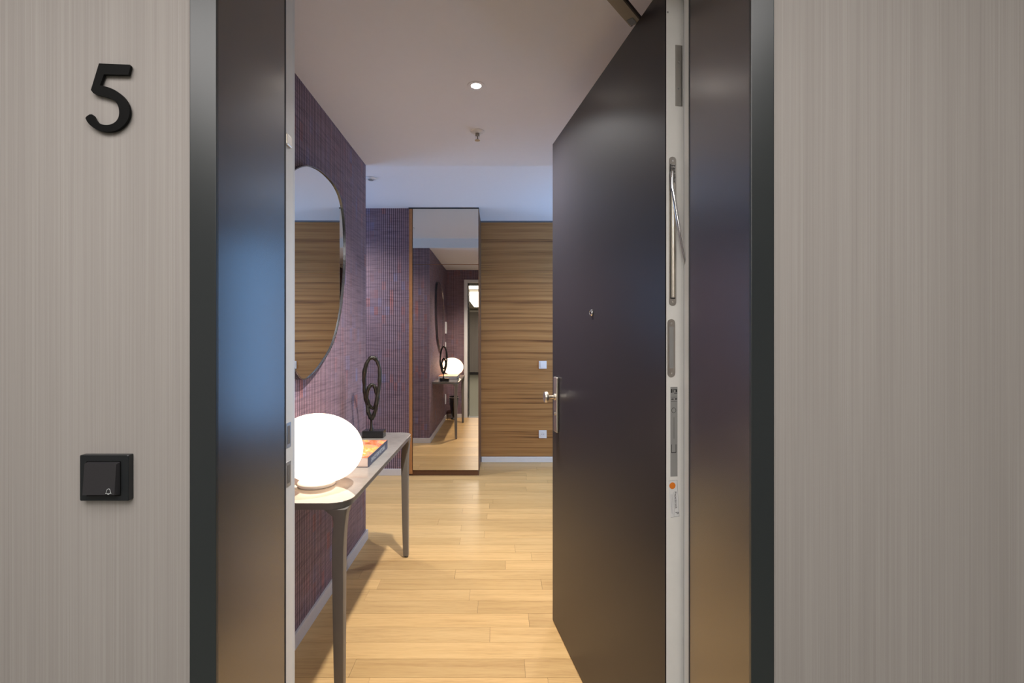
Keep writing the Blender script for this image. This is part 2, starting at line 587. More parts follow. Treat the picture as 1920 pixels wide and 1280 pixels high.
cp2 = empty('corridor_ceiling_light', (-0.25, -0.35, 2.36))
tag(cp2, 'cross panel light on the corridor ceiling right above the entrance, outside the picture', 'light')
obj('diffuser', box(-1.39, 0.89, -0.98, 0.28, 2.345, 2.359), MAT['panel_glow'], cp2)
bm = bmesh.new()
for a in ((-1.41, -1.39, -1.0, 0.3), (0.89, 0.91, -1.0, 0.3), (-1.39, 0.89, -1.0, -0.98), (-1.39, 0.89, 0.28, 0.3)):
    bx(bm, *a, 2.34, 2.36)
obj('frame', bm, MAT['white'], cp2)

# hall walls
wl = struct('wall_left', box(-2.6, XW, YI, YE, 0, CL + 0.02), MAT['plum_y'], label='plum woven wall on the left of the hall behind the console table')
wl.data.materials.append(MAT['plum_x'])
for p in wl.data.polygons:
    if abs(p.normal.y) > 0.5:
        p.material_index = 1
struct('wall_back_left', box(-2.6, -0.80, YP, YB + 0.1, 0, CH), MAT['plum_x'], label='plum woven wall at the back, left of the tall mirror')
bm = bmesh.new()
V0, V1, U0, U1 = 0.85, 2.35, 3.32, 4.42
bx(bm, -2.7, -2.6, YI, U0, 0, CH); bx(bm, -2.7, -2.6, U1, YB + 0.1, 0, CH)
bx(bm, -2.7, -2.6, U0, U1, 0, V0); bx(bm, -2.7, -2.6, U0, U1, V1, CH)
struct('wall_far_left', bm, MAT['ceiling'], label='side wall with a window, hidden round the corner of the plum wall')
w2 = empty('window_2', (-2.65, 3.87, V0)); tag(w2, 'window round the corner of the plum wall, outside the picture', kind='structure')
bm = bmesh.new()
bx(bm, -2.67, -2.63, U0, U0 + 0.05, V0, V1); bx(bm, -2.67, -2.63, U1 - 0.05, U1, V0, V1)
bx(bm, -2.67, -2.63, U0 + 0.05, U1 - 0.05, V0, V0 + 0.05); bx(bm, -2.67, -2.63, U0 + 0.05, U1 - 0.05, V1 - 0.05, V1)
obj('window_frame', bm, MAT['bluegrey'], w2)
obj('pane', box(-2.653, -2.647, U0 + 0.05, U1 - 0.05, V0 + 0.05, V1 - 0.05), MAT['glass'], w2)
wb = empty('wall_back', (0.6, YB, 0)); tag(wb, 'striped zebrano veneer wall at the back, right of the tall mirror', kind='structure')
obj('core', box(-0.2, XWIN + 0.1, YB + 0.02, YB + 0.12, 0, CH), MAT['gap'], wb)
ZJ = 1.985
for x0, x1 in ((-0.186, 0.70), (0.703, XWIN)):
    obj('veneer_panel', box(x0, x1, YB, YB + 0.02, 0.057, ZJ), MAT['zebrano'], wb, bevel=0.0008)
    obj('veneer_panel', box(x0, x1, YB, YB + 0.02, ZJ + 0.002, 2.517), MAT['zebrano'], wb, bevel=0.0008)
obj('shadow_trim', box(-0.19, XWIN, YB - 0.002, YB + 0.02, 2.519, CH), MAT['gap_metal'], wb)
struct('wall_right', box(0.78, 0.88, YI, 2.95, 0, CL + 0.02), MAT['plum_y'], label='right hand hall wall behind the open door')
struct('wall_right_return', box(0.88, XWIN + 0.1, 2.75, 2.95, 0, CH), MAT['beige'], label='wall return beside the window')

win = empty('window_1', (XWIN, 4.44, 0)); tag(win, 'tall window giving blue daylight at the right of the back room', kind='structure')
WZ0, WZ1, WY0, WY1 = 0.40, 2.30, 3.90, 4.98
bm = bmesh.new()
bx(bm, XWIN, XWIN + 0.1, 2.95, WY0, 0, CH)
bx(bm, XWIN, XWIN + 0.1, WY1, YB + 0.1, 0, CH)
bx(bm, XWIN, XWIN + 0.1, WY0, WY1, 0, WZ0)
bx(bm, XWIN, XWIN + 0.1, WY0, WY1, WZ1, CH)
obj('surround', bm, MAT['ceiling'], win)
bm = bmesh.new()
bx(bm, XWIN + 0.03, XWIN + 0.07, WY0, WY0 + 0.05, WZ0, WZ1)
bx(bm, XWIN + 0.03, XWIN + 0.07, WY1 - 0.05, WY1, WZ0, WZ1)
bx(bm, XWIN + 0.03, XWIN + 0.07, WY0 + 0.05, WY1 - 0.05, WZ0, WZ0 + 0.05)
bx(bm, XWIN + 0.03, XWIN + 0.07, WY0 + 0.05, WY1 - 0.05, WZ1 - 0.05, WZ1)
fr = obj('window_frame', bm, MAT['bluegrey'], win)
obj('pane', box(XWIN + 0.047, XWIN + 0.053, WY0 + 0.05, WY1 - 0.05, WZ0 + 0.05, WZ1 - 0.05), MAT['glass'], win)

struct('ceiling', box(-2.7, 2.4, YI - 0.05, 3.12, CL, 2.70), MAT['ceiling'], label='lower plaster ceiling of the hall with the downlight')
struct('ceiling_back', box(-2.7, XWIN + 0.1, 3.12, YB + 0.15, CH, 2.70), MAT['ceiling'], label='higher ceiling strip in front of the back wall')

# skirting boards
SK = 0.062
b = struct('baseboard_left', box(XW, XW + 0.013, YI + 0.015, YE + 0.0135, 0, SK), MAT['skirting'], label='pale skirting board along the plum wall behind the console', bevel=0.0015)
obj('end_board', box(-1.8, XW, YE, YE + 0.0135, 0, SK), MAT['skirting'], b, bevel=0.0015)
struct('baseboard_back_left', box(-2.6, -0.852, YP - 0.014, YP, 0, SK), MAT['skirting'], label='pale skirting board below the back plum wall', bevel=0.0015)
struct('baseboard_back', box(-0.18, XWIN, YB - 0.013, YB + 0.02, 0, 0.056), MAT['plastic'], label='white skirting board below the veneer wall', bevel=0.0015)
struct('baseboard_right', box(0.767, 0.78, YI + 0.01, 2.95, 0, SK), MAT['skirting'], label='skirting board behind the open door', bevel=0.0015)
struct('baseboard_front', box(-0.84, XL - 0.075, YI, YI + 0.013, 0, SK), MAT['skirting'], label='short skirting board on the hall side beside the door frame', bevel=0.0015)

# ------------------------------------------------------------------ door frame
fr = empty('trim_1', (0, YC, 0)); tag(fr, 'dark grey metal door frame lining the opening', kind='structure')
cl = obj('casing', box(XL - 0.0465, XL, YC - 0.006, YC + 0.002, 0, HZ + 0.05), MAT['casing'], fr, bevel=0.001)
cr = obj('casing', box(XR, XR + 0.0405, YC - 0.006, YC + 0.002, 0, HZ + 0.05), MAT['casing'], fr, bevel=0.001)
obj('head_casing', box(XL + 0.0005, XR - 0.0005, YC - 0.006, YC + 0.002, HZ, HZ + 0.05), MAT['casing'], fr, bevel=0.0012)
jl = obj('jamb_panel', box(XL - 0.03, XL - 0.0015, YC + 0.0028, YS, 0, HZ), MAT['jamb'], fr, bevel=0.0012)
jr = obj('jamb_panel', box(XR + 0.0015, XR + 0.03, YC + 0.0028, YS, 0, HZ), MAT['jamb'], fr, bevel=0.0012)
obj('head_panel', box(XL - 0.001, XR + 0.001, YC + 0.0028, YS, HZ, HZ + 0.03), MAT['jamb'], fr, bevel=0.0012)
# door stop seals and the pale rebate behind them
obj('seal', box(XL - 0.022, XL - 0.0005, YS + 0.0005, YS + 0.006, 0, HZ), MAT['gap'], fr, bevel=0.001)
obj('seal', box(XR + 0.0005, XR + 0.018, YS + 0.0005, YS + 0.006, 0, HZ), MAT['gap'], fr, bevel=0.001)
rl = obj('rebate', box(XL - 0.035, XL - 0.0155, YS + 0.0065, YI + 0.004, 0, HZ + 0.01), MAT['white'], fr, bevel=0.0012)
rr = obj('rebate', box(XR + 0.0185, XR + 0.035, YS + 0.0065, YI + 0.004, 0, HZ + 0.01), MAT['white'], fr, bevel=0.0012)
obj('head_rebate', box(XL - 0.035, XR + 0.035, YS + 0.0005, YI + 0.004, HZ + 0.0105, HZ + 0.03), MAT['white'], fr, bevel=0.0012)
# white architrave on the hall side (seen in the tall mirror)
obj('architrave', box(XL - 0.07, XL - 0.017, YI + 0.0045, YI + 0.02, 0, HZ + 0.06), MAT['plastic'], fr, bevel=0.0015)
obj('architrave', box(XR + 0.020, XR + 0.07, YI + 0.0045, YI + 0.012, 0, HZ + 0.06), MAT['plastic'], fr, bevel=0.0015)
obj('head_architrave', box(XL - 0.0165, XR + 0.0195, YI + 0.0045, YI + 0.02, HZ + 0.01, HZ + 0.06), MAT['plastic'], fr, bevel=0.0015)
# strike plates in the left rebate
for z0, z1 in ((1.035, 1.095), (0.94, 1.0)):
    obj('strike_plate', box(XL - 0.0158, XL - 0.0148, 1.158, 1.182, z0, z1), MAT['steel'], rl)
    obj('strike_hole', box(XL - 0.0149, XL - 0.0143, 1.163, 1.176, z0 + 0.008, z1 - 0.008), MAT['taupe'], rl)
bm = box(XL - 0.0158, XL - 0.010, 1.150, 1.178, 1.765, 1.792)
obj('latch_catch', bm, MAT['nickel'], rl, bevel=0.002)

# ------------------------------------------------------------------ open door leaf (local: x along the leaf, y out of its outer face)
HX, HY = 0.4172, 1.203
PHI = math.radians(90 + 9.53)
d1 = empty('door_1', (HX, HY, 0), local=True, rotz=PHI)
tag(d1, 'dark lacquered entrance door standing open to the right', kind='structure')
LW, LT_, ZB, ZT = 1.02, 0.062, 0.006, 2.192
core = obj('leaf', box(0.0, LW, -LT_, -0.003, ZB, ZT), MAT['white'], d1, bevel=0.0012)
obj('face_panel', box(-0.0004, LW + 0.0004, -0.0032, 0.0, ZB - 0.0005, ZT + 0.0005), MAT['leaf'], d1, bevel=0.0006)

def tpx(px):
    r = (px - 935) / 900.0
    return (HY * r - HX) / (0.986 - 0.1655 * r)
def zpx(py, t=0.02):
    return CAM_H - (py - 634) * (HY + 0.165 * t) / 900.0
def slab(px0, px1, py0, py1, th=0.001, round_=0, n=8, start=0.0):
    """plate on the hinge edge between photo columns / rows"""
    y0, y1 = -tpx(px0), -tpx(px1)
    z0, z1 = zpx(py1), zpx(py0)
    r = min(round_, abs(y1 - y0) / 2 - 1e-5, (z1 - z0) / 2)
    pts = []
    for cy, cz, a0 in ((y0 - r, z1 - r, 0), (y1 + r, z1 - r, 90), (y1 + r, z0 + r, 180), (y0 - r, z0 + r, 270)):
        if r <= 0:
            pts.append((cy, cz)); continue
        for k in range(n + 1):
            a = math.radians(a0 + 90 * k / n)
            pts.append((cy + r * math.cos(a), cz + r * math.sin(a)))
    return prism(bmesh.new(), pts, lambda a, b_, d: (d, a, b_), start, start - th)
def ES(name, *a, mat='steel', parent=d1, **k):
    return obj(name, slab(*a, **k), MAT[mat], parent)

obj('edge_seal', box(-0.002, 0.0, -tpx(1283.2), -tpx(1281.8), ZB + 0.01, ZT - 0.01), MAT['label'], d1)
hp = ES('hinge_plate', 1266, 1279, 84, 198, th=0.0015)
for py in (116, 165):
    s = bmesh.new(); lathe(s, [(0.0, 0.001), (0.0025, 0.001), (0.003, 0.0)], (-0.0015, -tpx(1272), zpx(py)), (-1, 0, 0), 12)
    obj('screw', s, MAT['chrome'], hp, smooth=True)
s = bmesh.new(); lathe(s, [(0.0, 0.001), (0.002, 0.001), (0.0025, 0.0)], (0.0, -tpx(1252), zpx(24)), (-1, 0, 0), 12)
obj('cover_pin', s, MAT['label'], d1, smooth=True)
# concealed cable loop: channel, spiral conduit and swinging arm
ch = ES('cable_channel', 1254, 1267.5, 294, 573, th=0.0012, round_=0.009)
obj('channel_recess', slab(1256, 1265.5, 308, 560, th=0.0005, round_=0.001, start=-0.0012), MAT['gap'], ch)
ty = -tpx(1260.5)
s = bmesh.new(); tube(s, [(-0.004, ty, zpx(345)), (-0.004, ty, zpx(558))], 0.0052, seg=16)
obj('conduit', s, MAT['nickel'], ch, smooth=True)
s = bmesh.new()
prev = []
for k in range(0, 90):
    a = k * 0.9
    prev.append((-0.005 + 0.0048 * math.cos(a), ty + 0.0055 * math.sin(a), zpx(310) - k * 0.00052))
tube(s, prev, 0.0013, seg=6)
obj('coil', s, MAT['chrome'], ch, smooth=True)
def out_pt(px, py, out):
    xb, yb = HX + 0.1655 * out, HY - 0.986 * out
    r_ = (px - 935) / 900.0
    t = (yb * r_ - xb) / (0.986 - 0.1655 * r_)
    return (-out, -t, CAM_H - (py - 634) * (yb + 0.1655 * t) / 900.0)
arm = [out_pt(*p) for p in ((1260, 322, .010), (1260, 345, .014), (1264, 370, .018), (1272, 420, .022), (1281, 468, .022), (1287.5, 500, .018), (1290, 524, .012))]
s = bmesh.new(); tube(s, spline(arm, False, 6), 0.0042, seg=12)
obj('swing_arm', s, MAT['chrome'], ch, smooth=True)
s = bmesh.new(); lathe(s, [(0, 0.003), (0.005, 0.003), (0.006, 0.0), (0.005, -0.003), (0, -0.003)], out_pt(1289.5, 524, 0.012), (-1, 0, 0.2), 16)
obj('arm_pivot', s, MAT['steel'], ch, smooth=True)
for py in (302, 566):
    s = bmesh.new(); lathe(s, [(0.0, 0.001), (0.0022, 0.001), (0.0026, 0.0)], (-0.0012, ty, zpx(py)), (-1, 0, 0), 12)
    obj('screw', s, MAT['chrome'], ch, smooth=True)
# rounded bolt plate
bp = ES('bolt_plate', 1251, 1265.5, 598, 707, th=0.0015, round_=0.02)
obj('plate_recess', slab(1254.5, 1262, 612, 690, th=0.0003, round_=0.003, start=-0.0015), MAT['label'], bp)
for py in (606, 699):
    s = bmesh.new(); lathe(s, [(0.0, 0.0008), (0.002, 0.0008), (0.0026, 0.0)], (-0.0015, -tpx(1258.3), zpx(py)), (-1, 0, 0), 12)
    obj('screw', s, MAT['chrome'], bp, smooth=True)
# silver data strip with its small print
ds = ES('data_label', 1257, 1270, 725, 893, th=0.0006, mat='label')
ST = -0.0006
def mark(px0, px1, py0, py1, mat='dark_print', parent=ds, st=ST):
    obj('print_mark', slab(px0, px1, py0, py1, th=0.0002, start=st), MAT[mat], parent)
mark(1257.8, 1260.2, 729, 736); mark(1261.2, 1262.6, 729, 735.5); mark(1263.4, 1269.3, 729.5, 731); mark(1266.5, 1269.3, 731, 735)
mark(1263.8, 1269.6, 736, 737.5); mark(1258, 1269.5, 744, 744.6); mark(1258.5, 1262.8, 747, 749); mark(1265.5, 1269.0, 746.5, 749)
mark(1258, 1269.5, 752, 752.5)
mark(1263.3, 1263.8, 782, 822); mark(1258.6, 1259.5, 833, 848.5); mark(1266.6, 1267.5, 833, 848.5); mark(1258.6, 1267.5, 847.5, 848.8)
s = bmesh.new()
cy, cz = -tpx(1263), zpx(769)
tube(s, [(ST - 0.0001, cy + 0.0055 * math.cos(a * math.pi / 10), cz + 0.0065 * math.sin(a * math.pi / 10)) for a in range(20)], 0.0005, closed=True, seg=5)
obj('printed_ring', s, MAT['dark_print'], ds)
# white sticker with orange dot, slightly askew
TA = math.radians(3.5)
def skew(y, z):
    cy, cz = -tpx(1264), zpx(934)
    dy, dz = y - cy, z - cz
    return cy + dy * math.cos(TA) + dz * math.sin(TA) , cz - dy * math.sin(TA) + dz * math.cos(TA)
def sk_slab(px0, px1, py0, py1, th, st):
    pts = [skew(-tpx(a), zpx(b_)) for a, b_ in ((px0, py0), (px1, py0), (px1, py1), (px0, py1))]
    return prism(bmesh.new(), pts, lambda a, b_, d: (d, a, b_), st, st - th)
stk = obj('sticker', sk_slab(1255.5, 1271.5, 900, 969, 0.0004, 0.0), MAT['plastic'], d1)
oy, oz = skew(-tpx(1262), zpx(910))
s = bmesh.new(); lathe(s, [(0.0, 0.0002), (0.0083, 0.0002), (0.0083, 0.0)], (-0.0004, oy, oz), (-1, 0, 0), 28)
obj('orange_dot', s, MAT['orange'], stk)
for a in ((1255.5, 1271.5, 968.5, 969), (1255.5, 1271.5, 900, 900.5), (1271.1, 1271.5, 900, 969), (1262.8, 1263.1, 922, 969)):
    obj('print_line', sk_slab(*a, 0.0002, -0.0004), MAT['label'], stk)
for a in ((1258.0, 1258.7, 926, 962), (1260.0, 1260.6, 926, 966), (1264.0, 1264.4, 932, 955)):
    obj('print_line', sk_slab(*a, 0.0002, -0.0004), MAT['print_grey'], stk)
dn = Vector((0, -math.sin(TA), -math.cos(TA))); rt = Vector((0, -math.cos(TA), math.sin(TA)))
def stk_text(body, size, px, py, xs=1.0):
    y, z = skew(-tpx(px), zpx(py))
    text(body, size, MAT['dark_print'], stk, frame_mtx((-0.0006, y, z), dn, rt), 0.0001, xs=xs)
stk_text('Piepenbrock', 0.0078, 1265.0, 921.5, 1.08)
stk_text('P', 0.0125, 1264.6, 959.5, 1.0)

# knob on a long plate, and the peephole, on the outer face
plate = obj('knob_plate', box(0.918, 0.968, 0.0, 0.012, 0.884, 1.128), MAT['nickel'], d1, bevel=0.004)
s = bmesh.new()
lathe(s, [(0.0, 0.0), (0.014, 0.0), (0.014, 0.004), (0.0085, 0.008), (0.0085, 0.026), (0.012, 0.031), (0.0225, 0.033), (0.024, 0.036), (0.024, 0.045), (0.0225, 0.048), (0.0, 0.048)], (0.943, 0.012, 1.040), (0, 1, 0), 40)
obj('knob', s, MAT['nickel'], plate, smooth=True)
s = bmesh.new(); lathe(s, [(0.0, 0.0), (0.0095, 0.0), (0.0095, 0.003), (0.0085, 0.004), (0.0, 0.004)], (0.943, 0.012, 0.968), (0, 1, 0), 28)
cyl = obj('lock_cylinder', s, MAT['steel'], plate, smooth=True)
s = bmesh.new(); lathe(s, [(0.0, 0.0), (0.011, 0.0), (0.012, 0.002), (0.010, 0.006), (0.0075, 0.007), (0.0065, 0.005), (0.0, 0.005)], (0.513, 0.0, 1.391), (0, 1, 0), 28)
ph = obj('peephole', s, MAT['chrome'], d1, smooth=True)
s = bmesh.new(); lathe(s, [(0.0, 0.0085), (0.004, 0.0075), (0.0062, 0.005)], (0.513, 0.0, 1.391), (0, 1, 0), 20)
obj('peephole_lens', s, MAT['base_black'], ph, smooth=True)
# inside lever (faces the hidden side)
s = bmesh.new(); tube(s, spline([(0.943, -LT_ - 0.004, 1.04), (0.943, -LT_ - 0.05, 1.04), (0.925, -LT_ - 0.055, 1.04), (0.82, -LT_ - 0.055, 1.04)], False, 6), 0.009, seg=14)
obj('lever_handle', s, MAT['nickel'], d1, smooth=True)

# concealed closer: slide rail and arm between frame head and top of the leaf
clo = empty('door_closer', (0.25, 1.2, 2.196)); tag(clo, 'grey metal door closer arm reaching from the frame to the top of the door', 'door closer')
p0, p1 = Vector((0.205, 1.15)), Vector((0.392, 1.372))
dv = (p1 - p0).normalized(); nv = Vector((-dv.y, dv.x))
def bar(bm, a, b_, w, z0, z1, off=0.0):
    c = [a + nv * (off + w / 2), b_ + nv * (off + w / 2), b_ + nv * (off - w / 2), a + nv * (off - w / 2)]
    return prism(bm, [(v.x, v.y) for v in c], lambda x, y, d: (x, y, d), z0, z1)
arm_o = obj('closer_arm', bar(bmesh.new(), p0, p1, 0.034, 2.1965, 2.202), MAT['grey_rail'], clo, bevel=0.001)
obj('arm_edge', bar(bmesh.new(), p0, p1 - dv * 0.004, 0.004, 2.1935, 2.2045, -0.020), MAT['gap'], clo)
s = bar(bmesh.new(), p1 - dv * 0.035, p1 - dv * 0.006, 0.018, 2.1945, 2.1962, 0.003)
obj('slide_block', s, MAT['gap_metal'], clo)
s = bmesh.new(); lathe(s, [(0, -0.003), (0.003, -0.003), (0.004, 0.0)], ((p1 - dv * 0.006 + nv * 0.010).x, (p1 - dv * 0.006 + nv * 0.010).y, 2.1963), (0, 0, 1), 14)
obj('rivet', s, MAT['chrome'], clo)

# ------------------------------------------------------------------ house number 5
PXM = YC / 900.0
def wall_pt(px, py):
    return ((px - 935) * PXM, CAM_H - (py - 634) * PXM)
bar_pts = [(430, 128), (800, 143), (808, 160), (784, 264), (490, 258), (443, 390)]
curve = [(443, 390), (540, 412), (640, 458), (724, 530), (780, 620), (797, 700), (782, 785), (730, 865), (650, 922), (560, 944), (470, 940), (395, 915), (328, 870), (285, 820)]
tail = [(268, 782), (283, 760), (318, 738), (345, 737), (362, 752)]
inner = [(362, 752), (378, 785), (405, 822), (445, 850), (505, 863), (570, 857), (625, 828), (660, 780), (672, 715), (660, 640), (628, 585), (570, 548), (500, 525), (400, 500)]
five = bar_pts[:-1] + [tuple(v[:2]) for v in spline([(a, c, 0) for a, c in curve], False, 4)] + tail[:-1] + [tuple(v[:2]) for v in spline([(a, c, 0) for a, c in inner], False, 4)] + [(362, 484), (333, 446)]
P5 = []
for a, c in five:
    w = wall_pt(120 + a / 6.4, 100 + c / 6.4)
    k = (YC - 0.006) / YC
    P5.append((w[0] * k, CAM_H + (w[1] - CAM_H) * k))
hn = obj('house_number', prism(bmesh.new(), P5, lambda a, c, d: (a, d, c), YC - 0.008, YC - 0.003), MAT['black'])
tag(hn, 'black numeral 5 mounted high on the beige wall', 'number')
for px, py in ((205, 132), (215, 240)):
    w = wall_pt(px, py)
    s = bmesh.new(); lathe(s, [(0.003, 0.0), (0.003, 0.0035)], (w[0], YC - 0.0035, w[1]), (0, 1, 0), 10)
    obj('standoff_pin', s, MAT['black'], hn)

# ------------------------------------------------------------------ door bell push
k = (YC - 0.0115) / 900.0
bxc = ((149 + 241) / 2 - 935) * k; bzc = CAM_H - ((853 + 939) / 2 - 634) * k
db = empty('doorbell', (bxc, YC, bzc - 0.04)); tag(db, 'square black doorbell push on the beige wall below the number', 'doorbell')
W2, H2 = 0.0428, 0.040
def rr_pts(cx, cz, w, h, r=0.002, n=4):
    pts = []
    for sx, sz, a0 in ((1, 1, 0), (-1, 1, 90), (-1, -1, 180), (1, -1, 270)):
        for i in range(n + 1):
            a = math.radians(a0 + 90 * i / n)
            pts.append((cx + sx * (w - r) + r * math.cos(a), cz + sz * (h - r) + r * math.sin(a)))
    return pts
def loft(bm, loops):
    R = [[bm.verts.new(p) for p in lp] for lp in loops]
    n = len(R[0])
    for a, c in zip(R, R[1:]):
        for i in range(n):
            bm.faces.new((a[i], a[(i + 1) % n], c[(i + 1) % n], c[i]))
    bm.faces.new(R[0]); bm.faces.new(R[-1])
    return bm
s = bmesh.new()
loft(s, [[(x, YC, z) for x, z in rr_pts(bxc, bzc, W2, H2)],
         [(x, YC - 0.0105, z) for x, z in rr_pts(bxc, bzc, W2, H2)],
         [(x, YC - 0.0115, z) for x, z in rr_pts(bxc, bzc, W2 - 0.001, H2 - 0.001)]])
obj('frame', s, MAT['switch_black'], db)
s = bmesh.new()
r0 = rr_pts(bxc - 0.0005, bzc - 0.0005, 0.0285, 0.029, 0.001)
loft(s, [[(x, YC - 0.0112, z) for x, z in r0],
         [(x, YC - 0.0170 - 0.0050 * (bzc + 0.029 - z) / 0.058, z) for x, z in rr_pts(bxc - 0.0015, bzc + 0.0, 0.0275, 0.0265, 0.001)]])
btn = obj('button', s, MAT['button_black'], db)
obj('groove', prism(bmesh.new(), rr_pts(bxc - 0.0003, bzc - 0.0008, 0.0300, 0.0305, 0.001), lambda a, c, d: (a, d, c), YC - 0.0113, YC - 0.0117), MAT['black'], db)  # flat black sheet painting the shadow gap around the button
# bell symbol
bc = ((212.2 - 935) * k, CAM_H - (917.8 - 634) * k)
bell = [(-5.0, -3.4), (-3.6, -1.6), (-3.0, 2.0), (-1.9, 4.0), (0, 4.8), (1.9, 4.0), (3.0, 2.0), (3.6, -1.6), (5.0, -3.4)]
ym = YC - 0.0219
s = bmesh.new()
tube(s, [(bc[0] + a * 0.00098, ym + (c + 3.4) * 0.00006, bc[1] + c * 0.00098) for a, c in bell], 0.00042, closed=True, seg=6)
tube(s, [(bc[0] - 0.0016, ym, bc[1] - 0.0042), (bc[0], ym, bc[1] - 0.0050), (bc[0] + 0.0016, ym, bc[1] - 0.0042)], 0.0004, seg=6)
obj('bell_symbol', s, MAT['letters'], btn)

# ------------------------------------------------------------------ oval wall mirror on the left wall
om = [(1.93, 1.97), (2.07, 2.045), (2.20, 2.078), (2.32, 2.086), (2.44, 2.076), (2.53, 2.035), (2.585, 1.95), (2.606, 1.84), (2.604, 1.70), (2.57, 1.54), (2.505, 1.385),
      (2.40, 1.262), (2.257, 1.180), (2.14, 1.136), (2.058, 1.122), (1.985, 1.148), (1.91, 1.228), (1.84, 1.34), (1.79, 1.46), (1.765, 1.59), (1.765, 1.72), (1.82, 1.86)]
out = [(v.x, v.y) for v in spline([(a, c, 0) for a, c in om], True, 6)]
def inset(pts, dd):
    n = len(pts); res = []
    for i in range(n):
        a, c = Vector(pts[i - 1]), Vector(pts[(i + 1) % n])
        t = (c - a).normalized()
        nn = Vector((t.y, -t.x))
        res.append((pts[i][0] + nn.x * dd, pts[i][1] + nn.y * dd))
    return res
ctr = Vector((2.18, 1.6))
inn = inset(out, 0.004)
if (Vector(inn[0]) - ctr).length > (Vector(out[0]) - ctr).length:
    inn = inset(out, -0.004)
X0, X1 = XW + 0.001, XW + 0.030
mr = empty('wall_mirror', (XW + 0.002, 2.18, 1.12)); tag(mr, 'large pebble-shaped mirror with thin black rim hanging on the plum wall', 'mirror')
s = bmesh.new()
n = len(out)
rings = [[s.verts.new((xx, p[0], p[1])) for p in pp] for xx, pp in ((X0, inn), (X0, out), (X1 - 0.001, out), (X1, inset(out, 0.001 if inn == inset(out, 0.004) else -0.001)), (X1, inn))]
for a in range(5):
    A, B = rings[a], rings[(a + 1) % 5]
    for i in range(n):
        s.faces.new((A[i], A[(i + 1) % n], B[(i + 1) % n], B[i]))
obj('rim', s, MAT['mirror_frame'], mr)
obj('mirror_glass', prism(bmesh.new(), inn, lambda a, c, d: (d - (0.0045 * (a - 2.18) if d > XW + 0.01 else 0.0), a, c), XW + 0.004, XW + 0.025), MAT['mirror'], mr)

# ------------------------------------------------------------------ tall mirrored cabinet
cab = empty('mirror_cabinet', (-0.515, YP, 0)); tag(cab, 'floor-to-ceiling cabinet with bronze mirror doors at the back of the hall', 'cabinet')
YF = 4.534
obj('body', box(-0.797, -0.197, YF + 0.022, YB, 0.058, 2.522), MAT['copper_wood'], cab)
obj('side_panel', box(-0.846, -0.816, YF - 0.001, YP - 0.0015, 0.02, 2.522), MAT['copper_wood'], cab, bevel=0.001)
lo = obj('mirror_door', box(-0.811, -0.191, YF, YF + 0.02, 0.0557, 1.9955), MAT['bronze'], cab, bevel=0.0008)
hi = obj('mirror_door', box(-0.811, -0.191, YF, YF + 0.02, 1.9995, 2.522), MAT['bronze'], cab, bevel=0.0008)
obj('side_panel', box(-0.195, -0.1875, YF + 0.0205, YB - 0.0025, 0.0, 2.522), MAT['dark_wood'], cab)
obj('plinth', box(-0.846, -0.197, YF + 0.0215, YF + 0.04, 0.0, 0.055), MAT['dark_wood'], cab, bevel=0.001)
obj('cornice', box(-0.852, -0.187, YF - 0.003, YP - 0.0015, 2.523, 2.534), MAT['gap'], cab)

# switch and socket on the veneer wall
def scale_b(px, py, Y):
    return ((px - 935) * Y / 900.0, CAM_H - (py - 634) * Y / 900.0)
YW = YB - 0.0005
for nm, py, lab in (('light_switch', 683.5, 'white square light switch on the striped veneer wall'), ('wall_socket', 813.5, 'white power socket low on the striped veneer wall, below the switch')):
    cx, cz = scale_b(1017.5, py, YW)
    t = empty(nm, (cx, YW, cz - 0.04)); tag(t, lab, 'switch' if nm == 'light_switch' else 'socket')
    fo = obj('frame', prism(bmesh.new(), rr_pts(cx, cz, 0.0405, 0.0405, 0.003), lambda a, c, d: (a, d, c), YW, YW - 0.009), MAT['plastic'], t)
    if nm == 'light_switch':
        obj('rocker', box(cx - 0.027, cx + 0.027, YW - 0.013, YW - 0.0085, cz - 0.027, cz + 0.027), MAT['plastic'], t, bevel=0.001)
    else:
        s = bmesh.new(); lathe(s, [(0.026, 0), (0.026, 0.003), (0.020, 0.003), (0.0195, 0.0005), (0.0, 0.0005)], (cx, YW - 0.009, cz), (0, -1, 0), 32)
        wl_ = obj('well', s, MAT['plastic'], t, smooth=True)
        for dx in (-0.0095, 0.0095):
            s = bmesh.new(); lathe(s, [(0.0, 0.0008), (0.0028, 0.0008), (0.0028, 0)], (cx + dx, YW - 0.0095, cz), (0, -1, 0), 10)
            obj('pin_hole', s, MAT['gap'], wl_)

# panels on the plum wall close to the door (seen edge-on in the tall mirror)
def side_plate(nm, cat, y, z, w, h, th, lab, mat='plastic'):
    t = empty(nm, (XW, y, z - h / 2)); tag(t, lab, cat)
    obj('frame', box(XW, XW + th, y - w / 2, y + w / 2, z - h / 2, z + h / 2), MAT[mat], t, bevel=0.002)
    obj('face', box(XW + th, XW + th + 0.003, y - w * 0.36, y + w * 0.36, z - h * 0.36, z + h * 0.36), MAT[mat], t, bevel=0.001)
    return t
side_plate('intercom', 'intercom', 1.34, 1.47, 0.09, 0.19, 0.022, 'white intercom panel on the plum wall near the entrance, seen in the tall mirror')
side_plate('light_switch', 'switch', 1.34, 1.20, 0.082, 0.082, 0.010, 'white switch below the intercom, seen edge-on in the tall mirror')
side_plate('wall_socket', 'socket', 1.34, 0.32, 0.082, 0.15, 0.010, 'double socket low on the plum wall under the intercom')

